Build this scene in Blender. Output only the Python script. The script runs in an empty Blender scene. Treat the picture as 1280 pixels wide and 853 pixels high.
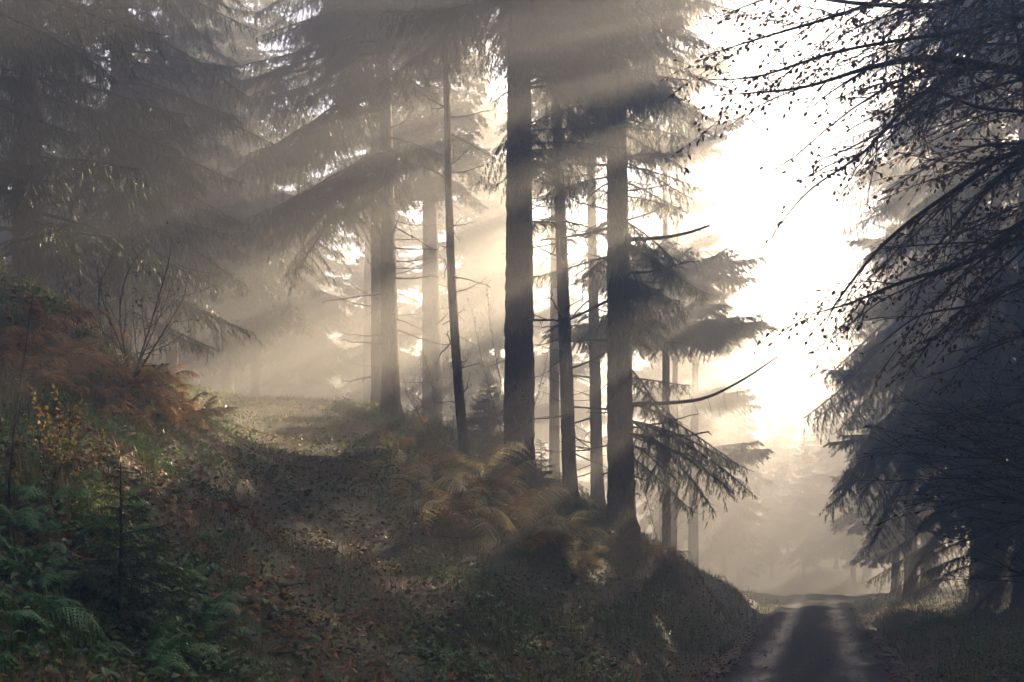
import bpy, math, random
import numpy as np
from mathutils import Vector, Matrix, Euler

SHAFT_BELT = [(-6, 58, 2.6, 2, 1), (1, 62, 2.5, 0, 1), (9.5, 74, 2.0, 1, 1), (1, 84, 2.2, 0, 1), (12.5, 90, 2.0, 1, 1), (18, 106, 2.0, 0, 1), (8, 108, 2.0, 2, 1), (27, 90, 1.9, 0, 0.95), (33, 110, 2.0, 1, 1), (38, 84, 2.0, 1, 1), (24, 120, 2.0, 1, 1), (27.5, 74, 2.0, 0, 0.95)]  # spruces added sunward of the stand to cut the mist light into shafts
# ------------------------------------------------------------------ camera, sky, sun, exposure
SC = bpy.context.scene
COL = SC.collection
F, CX, HY, CAMZ = 1422.0, 640.0, 670.0, 1.7          # focal length and principal point in photo pixels
R = math.radians

cam = bpy.data.cameras.new('camera')
cam.lens = 36.0 * F / 1280.0
cam.sensor_width = 36.0
cam.shift_y = (HY - 426.5) / 1280.0
cam.clip_start, cam.clip_end = 0.1, 2000.0
camo = bpy.data.objects.new('camera', cam)
camo.location = (0, 0, CAMZ)
camo.rotation_euler = (R(90), 0, 0)
COL.objects.link(camo)
SC.camera = camo

SUN_AZ, SUN_EL = 35.4, 25.2
SUN = Vector((math.sin(R(SUN_AZ)) * math.cos(R(SUN_EL)), math.cos(R(SUN_AZ)) * math.cos(R(SUN_EL)), math.sin(R(SUN_EL))))
world = bpy.data.worlds.new('World')
SC.world = world
world.use_nodes = True
wn = world.node_tree
sky = wn.nodes.new('ShaderNodeTexSky')
sky.sky_type = 'NISHITA'
sky.sun_disc = False
sky.sun_elevation = R(SUN_EL)
sky.sun_rotation = R(SUN_AZ)
sky.dust_density, sky.ozone_density, sky.air_density = 0.6, 1.2, 0.6
sky.altitude = 1500
wn.links.new(sky.outputs[0], wn.nodes['Background'].inputs[0])
wn.nodes['Background'].inputs[1].default_value = 0.062

sl = bpy.data.lights.new('sun', 'SUN')
sl.energy = 5.0
sl.angle = R(0.5)
sl.color = (1.0, 0.76, 0.5)
slo = bpy.data.objects.new('sun', sl)
slo.rotation_euler = SUN.to_track_quat('Z', 'Y').to_euler()
slo.location = (30, 40, 40)
COL.objects.link(slo)

SC.view_settings.view_transform = 'Standard'
SC.view_settings.look = 'None'
SC.view_settings.exposure = 3.5
SC.view_settings.gamma = 1.0
SC.cycles.volume_bounces = 0
SC.cycles.max_bounces = 6
SC.cycles.use_denoising = True
HAZE_DENSITY, HAZE_G = 0.022, 0.55
TREE_TOP = 24.0                                         # tree tops capped to keep the mist shallow and let more sun through

# ------------------------------------------------------------------ helpers
rng = np.random.default_rng(7)
random.seed(7)


def at(px, py, Y):
    return Vector(((px - CX) / F * Y, Y, CAMZ + (HY - py) / F * Y))


class MB:
    """collects triangles with a per-point tint and a per-face material index"""
    def __init__(s):
        s.v, s.t, s.c, s.m, s.n = [], [], [], [], 0

    def add(s, v, t, tint=0.5, mi=0):
        v = np.asarray(v, dtype=np.float32).reshape(-1, 3)
        t = np.asarray(t, dtype=np.int32).reshape(-1, 3)
        s.v.append(v)
        s.t.append(t + s.n)
        s.c.append(np.broadcast_to(np.asarray(tint, dtype=np.float32), (len(v),)))
        s.m.append(np.full(len(t), mi, dtype=np.int32))
        s.n += len(v)

    def arrays(s):
        return np.concatenate(s.v), np.concatenate(s.t), np.concatenate(s.c), np.concatenate(s.m)

    def mesh(s, name, mats, smooth=False):
        v, t, c, m = s.arrays()
        me = bpy.data.meshes.new(name)
        me.vertices.add(len(v))
        me.vertices.foreach_set('co', v.ravel())
        me.loops.add(len(t) * 3)
        me.loops.foreach_set('vertex_index', t.ravel())
        me.polygons.add(len(t))
        me.polygons.foreach_set('loop_start', np.arange(0, len(t) * 3, 3, dtype=np.int32))
        me.polygons.foreach_set('loop_total', np.full(len(t), 3, dtype=np.int32))
        me.polygons.foreach_set('material_index', m)
        me.polygons.foreach_set('use_smooth', np.full(len(t), smooth))
        a = me.attributes.new('tint', 'FLOAT', 'POINT')
        a.data.foreach_set('value', c.astype(np.float32))
        for x in (mats if isinstance(mats, (list, tuple)) else [mats]):
            me.materials.append(x)
        me.update()
        return me


def obj(name, me, parent=None, loc=(0, 0, 0), rot=(0, 0, 0), scale=1.0, mat=None):
    o = bpy.data.objects.new(name, me)
    COL.objects.link(o)
    o.location, o.rotation_euler = loc, rot
    o.scale = (scale,) * 3 if not hasattr(scale, '__len__') else scale
    if parent:
        o.parent = parent
    if mat:
        o.material_slots[0].link = 'OBJECT'
        o.material_slots[0].material = mat
    return o


def thing(name, label, cat, loc, group=None, rz=0.0):
    o = bpy.data.objects.new(name, None)
    o.empty_display_size = 0.3
    COL.objects.link(o)
    o.location = loc
    o.rotation_euler = (0, 0, rz)
    o['label'], o['category'] = label, cat
    if group:
        o['group'] = group
    return o


def setting(name, me, kind='structure'):
    o = obj(name, me)
    o['kind'] = kind
    return o


def frames(P):
    P = np.asarray(P, dtype=float)
    T = np.gradient(P, axis=0)
    T /= np.linalg.norm(T, axis=1)[:, None] + 1e-9
    ref = np.array([0, 0, 1.0]) if abs(T[:, 2]).mean() < 0.8 else np.array([1.0, 0, 0])
    A = np.cross(T, ref)
    A /= np.linalg.norm(A, axis=1)[:, None] + 1e-9
    return P, T, A, np.cross(T, A)


def tube(mb, P, rad, sides=6, tint=0.5, mi=0, bump=0.0, cap=True):
    P, T, A, B = frames(P)
    n = len(P)
    rad = np.broadcast_to(np.asarray(rad, dtype=float), (n,))
    th = np.linspace(0, 2 * math.pi, sides, endpoint=False)
    rr = rad[:, None] * np.ones((1, sides))
    if bump:
        rr = rr * (1 + bump * rng.standard_normal((n, sides)))
    V = P[:, None, :] + rr[..., None] * (np.cos(th)[None, :, None] * A[:, None, :] + np.sin(th)[None, :, None] * B[:, None, :])
    i = np.arange(n - 1)[:, None] * sides
    j = np.arange(sides)[None, :]
    k = (j + 1) % sides
    a, b, c, d = i + j, i + k, i + sides + k, i + sides + j
    t = np.concatenate([np.stack([a, b, c], -1).reshape(-1, 3), np.stack([a, c, d], -1).reshape(-1, 3)])
    mb.add(V, t, tint, mi)


def spline(C, n):
    C = np.asarray([tuple(c) for c in C], dtype=float)
    P = np.vstack([2 * C[0] - C[1], C, 2 * C[-1] - C[-2]])
    out = []
    m = len(C) - 1
    for u in np.linspace(0, m - 1e-6, n):
        k = int(u)
        t = u - k
        p0, p1, p2, p3 = P[k:k + 4]
        out.append(0.5 * (2 * p1 + (p2 - p0) * t + (2 * p0 - 5 * p1 + 4 * p2 - p3) * t * t + (3 * p1 - p0 - 3 * p2 + p3) * t ** 3))
    return np.array(out)


def unit(a):
    a = np.asarray(a, dtype=float)
    return a / (np.linalg.norm(a, axis=-1, keepdims=True) + 1e-9)


def batch(mb, tmpl_v, tmpl_t, O, D, U, length, width, height, tint, mi=0):
    """place many copies of a template (x along, y across, z up) at O along D, with U roughly up"""
    O, D = np.asarray(O, float), unit(D)
    S = unit(np.cross(U, D))
    N = np.cross(D, S)
    n, k = len(O), len(tmpl_v)
    L = np.broadcast_to(length, (n,))[:, None, None]
    W = np.broadcast_to(width, (n,))[:, None, None]
    H = np.broadcast_to(height, (n,))[:, None, None]
    V = O[:, None, :] + tmpl_v[None, :, 0:1] * L * D[:, None, :] + tmpl_v[None, :, 1:2] * W * S[:, None, :] + tmpl_v[None, :, 2:3] * H * N[:, None, :]
    T = tmpl_t[None] + (np.arange(n) * k)[:, None, None]
    mb.add(V.reshape(-1, 3), T.reshape(-1, 3), np.repeat(np.broadcast_to(tint, (n,)), k), mi)


# ------------------------------------------------------------------ materials
def new_mat(name):
    m = bpy.data.materials.new(name)
    m.use_nodes = True
    nt = m.node_tree
    nt.nodes.clear()
    return m, nt, nt.nodes.new('ShaderNodeOutputMaterial')


def ramp(nt, fac, stops):
    r = nt.nodes.new('ShaderNodeValToRGB')
    e = r.color_ramp.elements
    while len(e) < len(stops):
        e.new(0.5)
    for el, (p, c) in zip(e, stops):
        el.position, el.color = p, (*c, 1)
    nt.links.new(fac, r.inputs[0])
    return r.outputs[0]


def noise(nt, scale, detail=4, vec=None, rough=0.6):
    n = nt.nodes.new('ShaderNodeTexNoise')
    n.inputs['Scale'].default_value = scale
    n.inputs['Detail'].default_value = detail
    n.inputs['Roughness'].default_value = rough
    if vec is not None:
        nt.links.new(vec, n.inputs['Vector'])
    return n.outputs[0]


def leaf_mat(name, c0, c1, trans=0.35, rough=0.5, spec=0.3):
    """thin leaf: colour from the per-leaf tint, part of the light passes through"""
    m, nt, out = new_mat(name)
    L = nt.links
    a = nt.nodes.new('ShaderNodeAttribute')
    a.attribute_name = 'tint'
    c = ramp(nt, a.outputs['Fac'], [(0.0, c0), (1.0, c1)])
    p = nt.nodes.new('ShaderNodeBsdfPrincipled')
    p.inputs['Roughness'].default_value = rough
    p.inputs['Specular IOR Level'].default_value = spec
    L.new(c, p.inputs['Base Color'])
    t = nt.nodes.new('ShaderNodeBsdfTranslucent')
    L.new(c, t.inputs[0])
    mx = nt.nodes.new('ShaderNodeMixShader')
    mx.inputs[0].default_value = trans
    L.new(p.outputs[0], mx.inputs[1])
    L.new(t.outputs[0], mx.inputs[2])
    L.new(mx.outputs[0], out.inputs[0])
    return m


def bark_mat(name, c0, c1, c2, sx=14.0, sz=5.0, bump=0.6):
    m, nt, out = new_mat(name)
    L = nt.links
    tc = nt.nodes.new('ShaderNodeTexCoord')
    mp = nt.nodes.new('ShaderNodeMapping')
    mp.inputs['Scale'].default_value = (sx, sx, sz)
    L.new(tc.outputs['Object'], mp.inputs[0])
    n1 = noise(nt, 1.0, 6, mp.outputs[0], 0.65)
    v = nt.nodes.new('ShaderNodeTexVoronoi')
    v.feature = 'DISTANCE_TO_EDGE'
    v.inputs['Scale'].default_value = 1.6
    L.new(mp.outputs[0], v.inputs['Vector'])
    n2 = noise(nt, 0.9, 3, tc.outputs['Object'])
    c = ramp(nt, n1, [(0.3, c0), (0.52, c1), (0.72, c2)])
    mix = nt.nodes.new('ShaderNodeMix')
    mix.data_type = 'RGBA'
    mix.inputs[7].default_value = (0.055, 0.07, 0.04, 1)          # algae on the damp bark
    L.new(c, mix.inputs[6])
    L.new(ramp(nt, n2, [(0.5, (0, 0, 0)), (0.7, (0.5, 0.5, 0.5))]), mix.inputs[0])
    p = nt.nodes.new('ShaderNodeBsdfPrincipled')
    p.inputs['Roughness'].default_value = 0.85
    p.inputs['Specular IOR Level'].default_value = 0.2
    L.new(mix.outputs[2], p.inputs['Base Color'])
    ad = nt.nodes.new('ShaderNodeMath')
    ad.operation = 'ADD'
    L.new(n1, ad.inputs[0])
    mm = nt.nodes.new('ShaderNodeMath')
    mm.operation = 'MINIMUM'
    mm.inputs[1].default_value = 0.15
    L.new(v.outputs[0], mm.inputs[0])
    ml = nt.nodes.new('ShaderNodeMath')
    ml.operation = 'MULTIPLY'
    ml.inputs[1].default_value = 4.0
    L.new(mm.outputs[0], ml.inputs[0])
    L.new(ml.outputs[0], ad.inputs[1])
    b = nt.nodes.new('ShaderNodeBump')
    b.inputs['Strength'].default_value = bump
    b.inputs['Distance'].default_value = 0.03
    L.new(ad.outputs[0], b.inputs['Height'])
    L.new(b.outputs[0], p.inputs['Normal'])
    L.new(p.outputs[0], out.inputs[0])
    return m


M_bark = bark_mat('spruce_bark', (0.022, 0.018, 0.014), (0.085, 0.068, 0.055), (0.2, 0.17, 0.145), bump=1.0)
M_bark2 = bark_mat('grey_bark', (0.05, 0.045, 0.04), (0.11, 0.1, 0.09), (0.19, 0.175, 0.16), 10, 10, 0.3)
M_twig = bark_mat('twig_bark', (0.03, 0.024, 0.02), (0.06, 0.05, 0.04), (0.1, 0.085, 0.07), 30, 30, 0.2)
M_needle = leaf_mat('spruce_needles', (0.018, 0.028, 0.013), (0.055, 0.075, 0.03), 0.3, 0.45, 0.35)
M_beech = leaf_mat('beech_leaves', (0.03, 0.02, 0.014), (0.17, 0.09, 0.04), 0.4)
M_yellow = leaf_mat('yellow_leaves', (0.3, 0.17, 0.03), (0.62, 0.42, 0.08), 0.45)
M_rust = leaf_mat('rust_fern', (0.15, 0.075, 0.028), (0.5, 0.28, 0.11), 0.45)
M_olive = leaf_mat('fading_fern', (0.26, 0.2, 0.08), (0.6, 0.49, 0.24), 0.4)
M_fern = leaf_mat('green_fern', (0.018, 0.085, 0.018), (0.08, 0.24, 0.05), 0.35, 0.4, 0.5)
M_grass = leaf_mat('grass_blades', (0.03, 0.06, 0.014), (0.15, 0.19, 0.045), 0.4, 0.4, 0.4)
M_sunlit_sward = leaf_mat('sunlit_path_grass', (0.09, 0.13, 0.025), (0.3, 0.34, 0.08), 0.5, 0.4, 0.4)  # paler, yellower greens standing in for sunlight on the path strip
M_dry = leaf_mat('dry_grass', (0.12, 0.08, 0.03), (0.32, 0.23, 0.1), 0.4)
M_herb = leaf_mat('bramble_leaves', (0.02, 0.06, 0.014), (0.11, 0.19, 0.045), 0.25, 0.42, 0.35)
M_weed = leaf_mat('small_weeds', (0.025, 0.05, 0.012), (0.13, 0.14, 0.045), 0.3, 0.45, 0.3)
M_litter = leaf_mat('fallen_leaves', (0.04, 0.017, 0.007), (0.3, 0.13, 0.045), 0.15, 0.55, 0.2)

# ground: leaf mould, soil and moss
M_ground, nt, out = new_mat('forest_floor')
tc = nt.nodes.new('ShaderNodeTexCoord')
n1 = noise(nt, 9.0, 8, tc.outputs['Object'], 0.7)
n2 = noise(nt, 0.7, 4, tc.outputs['Object'])
c = ramp(nt, n1, [(0.3, (0.018, 0.013, 0.009)), (0.5, (0.05, 0.034, 0.02)), (0.68, (0.1, 0.065, 0.038))])
g = ramp(nt, n1, [(0.3, (0.015, 0.022, 0.009)), (0.65, (0.06, 0.075, 0.028))])
mx = nt.nodes.new('ShaderNodeMix')
mx.data_type = 'RGBA'
nt.links.new(ramp(nt, n2, [(0.42, (0, 0, 0)), (0.6, (0.9, 0.9, 0.9))]), mx.inputs[0])
nt.links.new(c, mx.inputs[6])
nt.links.new(g, mx.inputs[7])
p = nt.nodes.new('ShaderNodeBsdfPrincipled')
p.inputs['Roughness'].default_value = 0.8
nt.links.new(mx.outputs[2], p.inputs['Base Color'])
b = nt.nodes.new('ShaderNodeBump')
b.inputs['Strength'].default_value = 0.9
b.inputs['Distance'].default_value = 0.062
nt.links.new(n1, b.inputs['Height'])
nt.links.new(b.outputs[0], p.inputs['Normal'])
nt.links.new(p.outputs[0], out.inputs[0])

# road: packed gravel, two wheel tracks worn paler (tint = 1 in the tracks)
M_road, nt, out = new_mat('gravel_road')
tc = nt.nodes.new('ShaderNodeTexCoord')
n1 = noise(nt, 28.0, 6, tc.outputs['Object'], 0.75)
n2 = noise(nt, 1.1, 4, tc.outputs['Object'])
a = nt.nodes.new('ShaderNodeAttribute')
a.attribute_name = 'tint'
ma = nt.nodes.new('ShaderNodeMath')
ma.operation = 'MULTIPLY'
nt.links.new(a.outputs['Fac'], ma.inputs[0])
nt.links.new(ramp(nt, n2, [(0.3, (0.35, 0.35, 0.35)), (0.6, (1, 1, 1))]), ma.inputs[1])
c1 = ramp(nt, n1, [(0.3, (0.007, 0.007, 0.009)), (0.6, (0.02, 0.021, 0.026)), (0.75, (0.045, 0.046, 0.05))])
c2 = ramp(nt, n1, [(0.3, (0.035, 0.036, 0.041)), (0.6, (0.07, 0.072, 0.08)), (0.75, (0.12, 0.122, 0.13))])
mx = nt.nodes.new('ShaderNodeMix')
mx.data_type = 'RGBA'
nt.links.new(ma.outputs[0], mx.inputs[0])
nt.links.new(c1, mx.inputs[6])
nt.links.new(c2, mx.inputs[7])
p = nt.nodes.new('ShaderNodeBsdfPrincipled')
p.inputs['Specular IOR Level'].default_value = 0.22
nt.links.new(ramp(nt, ma.outputs[0], [(0, (0.9, 0.9, 0.9)), (1, (0.5, 0.5, 0.5))]), p.inputs['Roughness'])
nt.links.new(mx.outputs[2], p.inputs['Base Color'])
b = nt.nodes.new('ShaderNodeBump')
b.inputs['Strength'].default_value = 0.7
b.inputs['Distance'].default_value = 0.025
nt.links.new(n1, b.inputs['Height'])
nt.links.new(b.outputs[0], p.inputs['Normal'])
nt.links.new(p.outputs[0], out.inputs[0])

M_stone, nt, out = new_mat('gravel_stone')
a = nt.nodes.new('ShaderNodeAttribute')
a.attribute_name = 'tint'
p = nt.nodes.new('ShaderNodeBsdfPrincipled')
p.inputs['Roughness'].default_value = 0.7
nt.links.new(ramp(nt, a.outputs['Fac'], [(0, (0.02, 0.02, 0.023)), (1, (0.14, 0.14, 0.15))]), p.inputs['Base Color'])
nt.links.new(p.outputs[0], out.inputs[0])

# ------------------------------------------------------------------ terrain
def road_x(Y):
    Y = np.asarray(Y, float)
    return -0.2 + 0.272 * Y + np.where(Y > 52, -0.0016 * (Y - 52) ** 2, 0)


def road_z(Y):
    Y = np.asarray(Y, float)
    Y = np.clip(Y, -40, 100)
    return -0.021 * Y - np.where(Y > 50, 0.0016 * (np.clip(Y, 50, 75) - 50) ** 2, 0)


CP = [at(*c) for c in [
    (-60, 853, 6), (60, 853, 6.3), (180, 853, 7.2), (280, 853, 8.3), (-200, 600, 8), (0, 600, 8.5), (150, 620, 10), (255, 600, 14),
    (-200, 380, 10), (0, 395, 12), (110, 420, 14), (190, 478, 17.5), (240, 535, 20), (40, 395, 19), (120, 430, 23), (200, 500, 28),
    (360, 853, 8.8), (480, 853, 9.6), (650, 853, 11.6), (350, 700, 12.3), (470, 700, 13.2), (330, 600, 17.5), (430, 600, 18),
    (310, 550, 22.5), (420, 548, 23), (300, 502, 30), (400, 500, 31), (200, 490, 36), (460, 508, 30),
    (570, 630, 16.3), (600, 565, 19.3), (490, 522, 25), (650, 592, 19.5), (540, 524, 30), (700, 650, 20.3), (600, 705, 15.3), (700, 745, 15.4), (770, 805, 15.6),
    (780, 650, 23.5), (715, 625, 24.5), (745, 628, 30), (850, 702, 31), (800, 742, 21.5), (868, 755, 29), (900, 745, 40),
    (660, 610, 30), (560, 560, 38)]]
CP += [Vector(c) for c in [
    (0, 1, 0), (-1.5, 3, 0.1), (-4, 3, 0.7), (-8, 4, 2.2), (-8, -4, 1.5), (0, -6, 0.1), (6, -4, 0.1), (5, 3, 0.1), (4.3, 9, -0.1), (6.5, 14, -0.1), (9, 18, 0.05), (10.5, 25, -0.05), (16, 25, 0.3),
    (9, 9, 0.2), (14, 10, 0.9), (15, 40, -0.5), (22, 40, 0.2), (22, 60, -1.3), (32, 60, 0.3), (28, 20, 2.2), (40, 40, 3),
    (-14, 50, 5.6), (-5, 55, 3.6), (3, 50, 1.2), (9, 50, -0.7), (9, 65, -1.4), (0, 75, -0.3), (-15, 75, 4.5), (-30, 60, 8), (-25, 30, 8.5), (-20, 15, 6.5), (-30, 0, 6), (14, 75, -2.2), (30, 80, -2.2), (16, 88, -3), (-35, 90, 6), (45, 0, 2), (50, 75, 2)]]
CP = np.array([tuple(c) for c in CP])


def tps_fit(P, reg=0.02):
    n = len(P)
    d = np.linalg.norm(P[:, None, :2] - P[None, :, :2], axis=-1)
    K = d * d * np.log(d + 1e-9) + reg * n * np.eye(n)
    A = np.zeros((n + 3, n + 3))
    A[:n, :n] = K
    A[:n, n] = 1
    A[:n, n + 1:] = P[:, :2]
    A[n:, :n] = A[:n, n:].T
    return np.linalg.solve(A, np.concatenate([P[:, 2], np.zeros(3)]))


TW = tps_fit(CP)


def tps(x, y):
    out = np.empty(len(x))
    for s in range(0, len(x), 20000):
        X = np.stack([x[s:s + 20000], y[s:s + 20000]], -1)
        d = np.linalg.norm(X[:, None] - CP[None, :, :2], axis=-1)
        out[s:s + 20000] = (d * d * np.log(d + 1e-9)) @ TW[:-3] + TW[-3] + X @ TW[-2:]
    return out


_ph = rng.uniform(0, 6.28, (14, 2))
_fr = np.concatenate([rng.uniform(0.5, 1.6, 6), rng.uniform(2, 5, 8)])
_an = rng.uniform(0, 6.28, 14)


def bumps(x, y):
    z = 0
    for k in range(14):
        z = z + (0.05 / _fr[k] ** 0.9) * np.sin(_fr[k] * (x * np.cos(_an[k]) + y * np.sin(_an[k])) + _ph[k, 0])
    return z


def smooth(a, b, x):
    t = np.clip((x - a) / (b - a), 0, 1)
    return t * t * (3 - 2 * t)


HALF = 1.4


def ground(x, y):
    shp = np.shape(x)
    x, y = np.asarray(x, float).ravel(), np.asarray(y, float).ravel()
    cx, cy = np.clip(x, -36, 46), np.clip(y, -6, 88)
    z = tps(cx, cy) + bumps(x, y)
    far = np.maximum(np.abs(x - cx), np.abs(y - cy))
    z = z * (1 - smooth(0, 60, far)) + 0.5 * smooth(0, 60, far)
    # the road is cut into the slope
    d = np.abs(x - road_x(y)) * 0.965
    rz = road_z(y) - 0.05
    w = smooth(HALF + 0.15, HALF + 1.1, d) if True else 0
    w = np.where(y > 100, 1, w)
    z = rz * (1 - w) + z * w
    return z.reshape(shp)


def gz(x, y):
    return float(ground(np.array([x]), np.array([y]))[0])


def grid_axis(segs):
    out = [segs[0][0]]
    for a_, b_, st in segs:
        n = max(1, round((b_ - a_) / st))
        out += list(np.linspace(a_, b_, n + 1)[1:])
    return np.array(out)


gx = grid_axis([(-300, -60, 30), (-60, -20, 2), (-20, 14, 0.22), (14, 50, 1.2), (50, 300, 30)])
gy = grid_axis([(-60, -6, 6), (-6, 4, 0.6), (4, 34, 0.22), (34, 60, 0.6), (60, 100, 2), (100, 500, 40)])
X, Yg = np.meshgrid(gx, gy)
Z = ground(X, Yg)
mb = MB()
nx, ny = len(gx), len(gy)
i = (np.arange(ny - 1)[:, None] * nx + np.arange(nx - 1)[None, :]).ravel()
mb.add(np.stack([X, Yg, Z], -1), np.concatenate([np.stack([i, i + 1, i + nx + 1], -1), np.stack([i, i + nx + 1, i + nx], -1)]))
setting('ground', mb.mesh('ground', M_ground, True))

# the road sheet with its two wheel tracks
ys = np.concatenate([np.arange(-10, 40, 0.2), np.arange(40, 90, 0.6)])
us = np.linspace(-1, 1, 33)
V, tt = [], []
tr = np.exp(-((np.abs(us) - 0.5) / 0.17) ** 2)
for y in ys:
    cxr, czr = float(road_x(y)), float(road_z(y))
    edge = 1 + 0.07 * np.sin(y * 1.7 + 0.5) + 0.06 * np.sin(y * 4.1 + 1) + 0.05 * np.sin(y * 9.3)
    prof = 0.05 * (1 - us ** 2) - 0.035 * tr - 0.06 * smooth(0.8, 1.0, np.abs(us))
    V.append(np.stack([cxr + us * HALF * edge, np.full_like(us, y), czr + prof + 0.006 * rng.standard_normal(33)], -1))
    tt.append(tr)
V = np.array(V)
n, k = len(ys), 33
i = (np.arange(n - 1)[:, None] * k + np.arange(k - 1)[None, :]).ravel()
mb = MB()
mb.add(V, np.concatenate([np.stack([i, i + 1, i + k + 1], -1), np.stack([i, i + k + 1, i + k], -1)]), np.array(tt).ravel())
setting('road', mb.mesh('road', M_road, True))

# ------------------------------------------------------------------ foliage templates
def needle_sprig(nn, spread=1.0):
    v, t = [], []
    for q in range(nn):
        s = q / nn
        for sg in (-1, 1):
            i0 = len(v)
            w = 1.0 - 0.45 * s
            v += [(s, 0, 0), (s + 0.9 / nn, 0, 0), (s + 0.13 + 0.25 / nn, sg * w, 0.25)]
            t.append((i0, i0 + 1, i0 + 2))
        if q % 2 == 0:
            i0 = len(v)
            v += [(s, 0, 0), (s + 0.9 / nn, 0, 0), (s + 0.13, 0.15, 0.9)]
            t.append((i0, i0 + 1, i0 + 2))
    return np.array(v), np.array(t)


SPRIG = needle_sprig(7)
SPRIG_LO = needle_sprig(3)
LEAF = (np.array([(0, 0, 0), (0.35, 0.5, 0.12), (0.35, 0, 0), (0.35, -0.5, 0.12), (0.75, 0.33, 0.05), (0.75, 0, -0.05), (0.75, -0.33, 0.05), (1, 0, -0.15)]),
        np.array([(0, 2, 1), (0, 3, 2), (1, 2, 5), (1, 5, 4), (2, 3, 6), (2, 6, 5), (4, 5, 7), (5, 6, 7)]))
LEAF4 = (np.array([(0, 0, 0), (0.45, 0.5, 0.15), (0.5, 0, 0), (0.45, -0.5, 0.15), (1, 0, -0.1)]),
         np.array([(0, 2, 1), (0, 3, 2), (1, 2, 4), (2, 3, 4)]))


def bough_mb(L, seed, lo=False, hang=0.7, droop=0.22, tipup=0.1, wd=0.05, full=False):
    """a spruce bough along +X: axis, side twigs in a flat spray, needled shoots hanging from them"""
    r = np.random.default_rng(seed)
    mb = MB()
    n = 14
    t = np.linspace(0, 1, n)
    sway = 0.05 * np.sin(t * 4 + r.uniform(0, 6)) * t
    P = np.stack([L * (t - 0.05 * t * t), L * sway, L * (0.06 * t - (droop + 0.06) * t ** 2 + tipup * t ** 4)], -1)
    tube(mb, P, 0.012 * L ** 0.8 * (1 - 0.85 * t) + 0.003, 5 if not lo else 3, 0.4, 1)
    O, D, Ln = [], [], []
    step = (0.06 if full else 0.085) if not lo else 0.16
    s = 0.16 * L if L > 1 else 0.05 * L
    side = 1
    while s < L * 0.985:
        u = s / L
        p = np.array([np.interp(u, t, P[:, q]) for q in range(3)])
        ax = unit(np.array([np.interp(min(u + .04, 1), t, P[:, q]) - np.interp(max(u - .04, 0), t, P[:, q]) for q in range(3)]))
        sd = np.array([-ax[1], ax[0], 0]) * side
        l2 = (0.36 * L ** 0.75) * min(1, (1 - u) * 1.7 + 0.16) * min(1, 0.35 + u * 2.2) * r.uniform(0.6, 1.15)
        ang = R(r.uniform(42, 68))
        d = ax * math.cos(ang) + sd * math.sin(ang) + np.array([0, 0, r.uniform(-0.25, 0.1)])
        m = max(2, int(l2 / (0.055 if not lo else 0.16)))
        w = np.linspace(0, 1, m + 1)
        dr = hang * r.uniform(0.3, 1.0)
        Q = p + l2 * (w[:, None] * d + np.array([0, 0, -1]) * dr * (w ** 2)[:, None] * 0.7)
        if not lo:
            tube(mb, Q, 0.004 * (1 - 0.7 * w), 3, 0.4, 1)
        for q in range(m + 1):
            dq = unit(Q[min(q + 1, m)] - Q[max(q - 1, 0)])
            sq = np.array([-dq[1], dq[0], 0])
            for sg in (-1, 1):
                if r.random() < 0.12:
                    continue
                O.append(Q[q])
                D.append(dq * r.uniform(0.5, 1.0) + sq * sg * r.uniform(0.35, 0.8) + np.array([0, 0, -hang * r.uniform(0.3, 1.6)]))
                Ln.append(r.uniform(0.07, 0.17) * (1.15 - 0.4 * w[q]) * (1 if not lo else 2.1))
            if q == m:
                O.append(Q[q]); D.append(dq); Ln.append(r.uniform(0.1, 0.16) * (1 if not lo else 2))
        s += step * r.uniform(0.6, 1.4)
        side = -side
    for u in np.linspace(0.5, 1, 14 if not lo else 4):
        p = np.array([np.interp(u, t, P[:, q]) for q in range(3)])
        O.append(p); D.append(np.array([1, r.uniform(-.5, .5), r.uniform(-.4, .2)])); Ln.append(r.uniform(0.1, 0.16) * (1 if not lo else 2))
    O, D, Ln = np.array(O), np.array(D), np.array(Ln)
    Up = np.array([0, 0, 1.0]) + r.normal(0, 0.45, (len(O), 3))
    batch(mb, *(SPRIG if not lo else SPRIG_LO), O, D, Up, Ln, ((0.036 if full else 0.018) if not lo else wd), (0.014 if not lo else 0.6 * wd), r.uniform(0, 1, len(O)), 0)
    mb.span = (float(P[-1, 0]), float(P[-1, 2]))
    return mb


BOUGH = []
for q, (L, hg, dr) in enumerate([(1.0, 0.6, 0.1), (1.4, 0.9, 0.2), (1.9, 0.9, 0.18), (2.4, 1.2, 0.25), (2.9, 1.3, 0.3), (2.6, 0.9, 0.15), (3.5, 1.3, 0.3), (4.2, 1.2, 0.25)]):
    mb = bough_mb(L, 100 + q, False, hg, dr)
    BOUGH.append((L, mb.span, mb.mesh('bough', [M_needle, M_twig])))
FULL = []
for q, (L, hg, dr) in enumerate([(2.0, 0.8, 0.12), (3.0, 0.9, 0.16), (4.0, 0.9, 0.2)]):
    mb = bough_mb(L, 150 + q, False, hg, dr, full=True)
    FULL.append((L, mb.span, mb.mesh('bough', [M_needle, M_twig])))
LOW = []
for q, (L, hg, dr) in enumerate([(1.2, 0.4, 0.05), (2.0, 0.6, 0.15), (3.0, 0.8, 0.25), (3.6, 0.9, 0.3)]):
    LOW.append((L, bough_mb(L, 200 + q, True, hg, dr, wd=0.1).arrays()))


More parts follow.
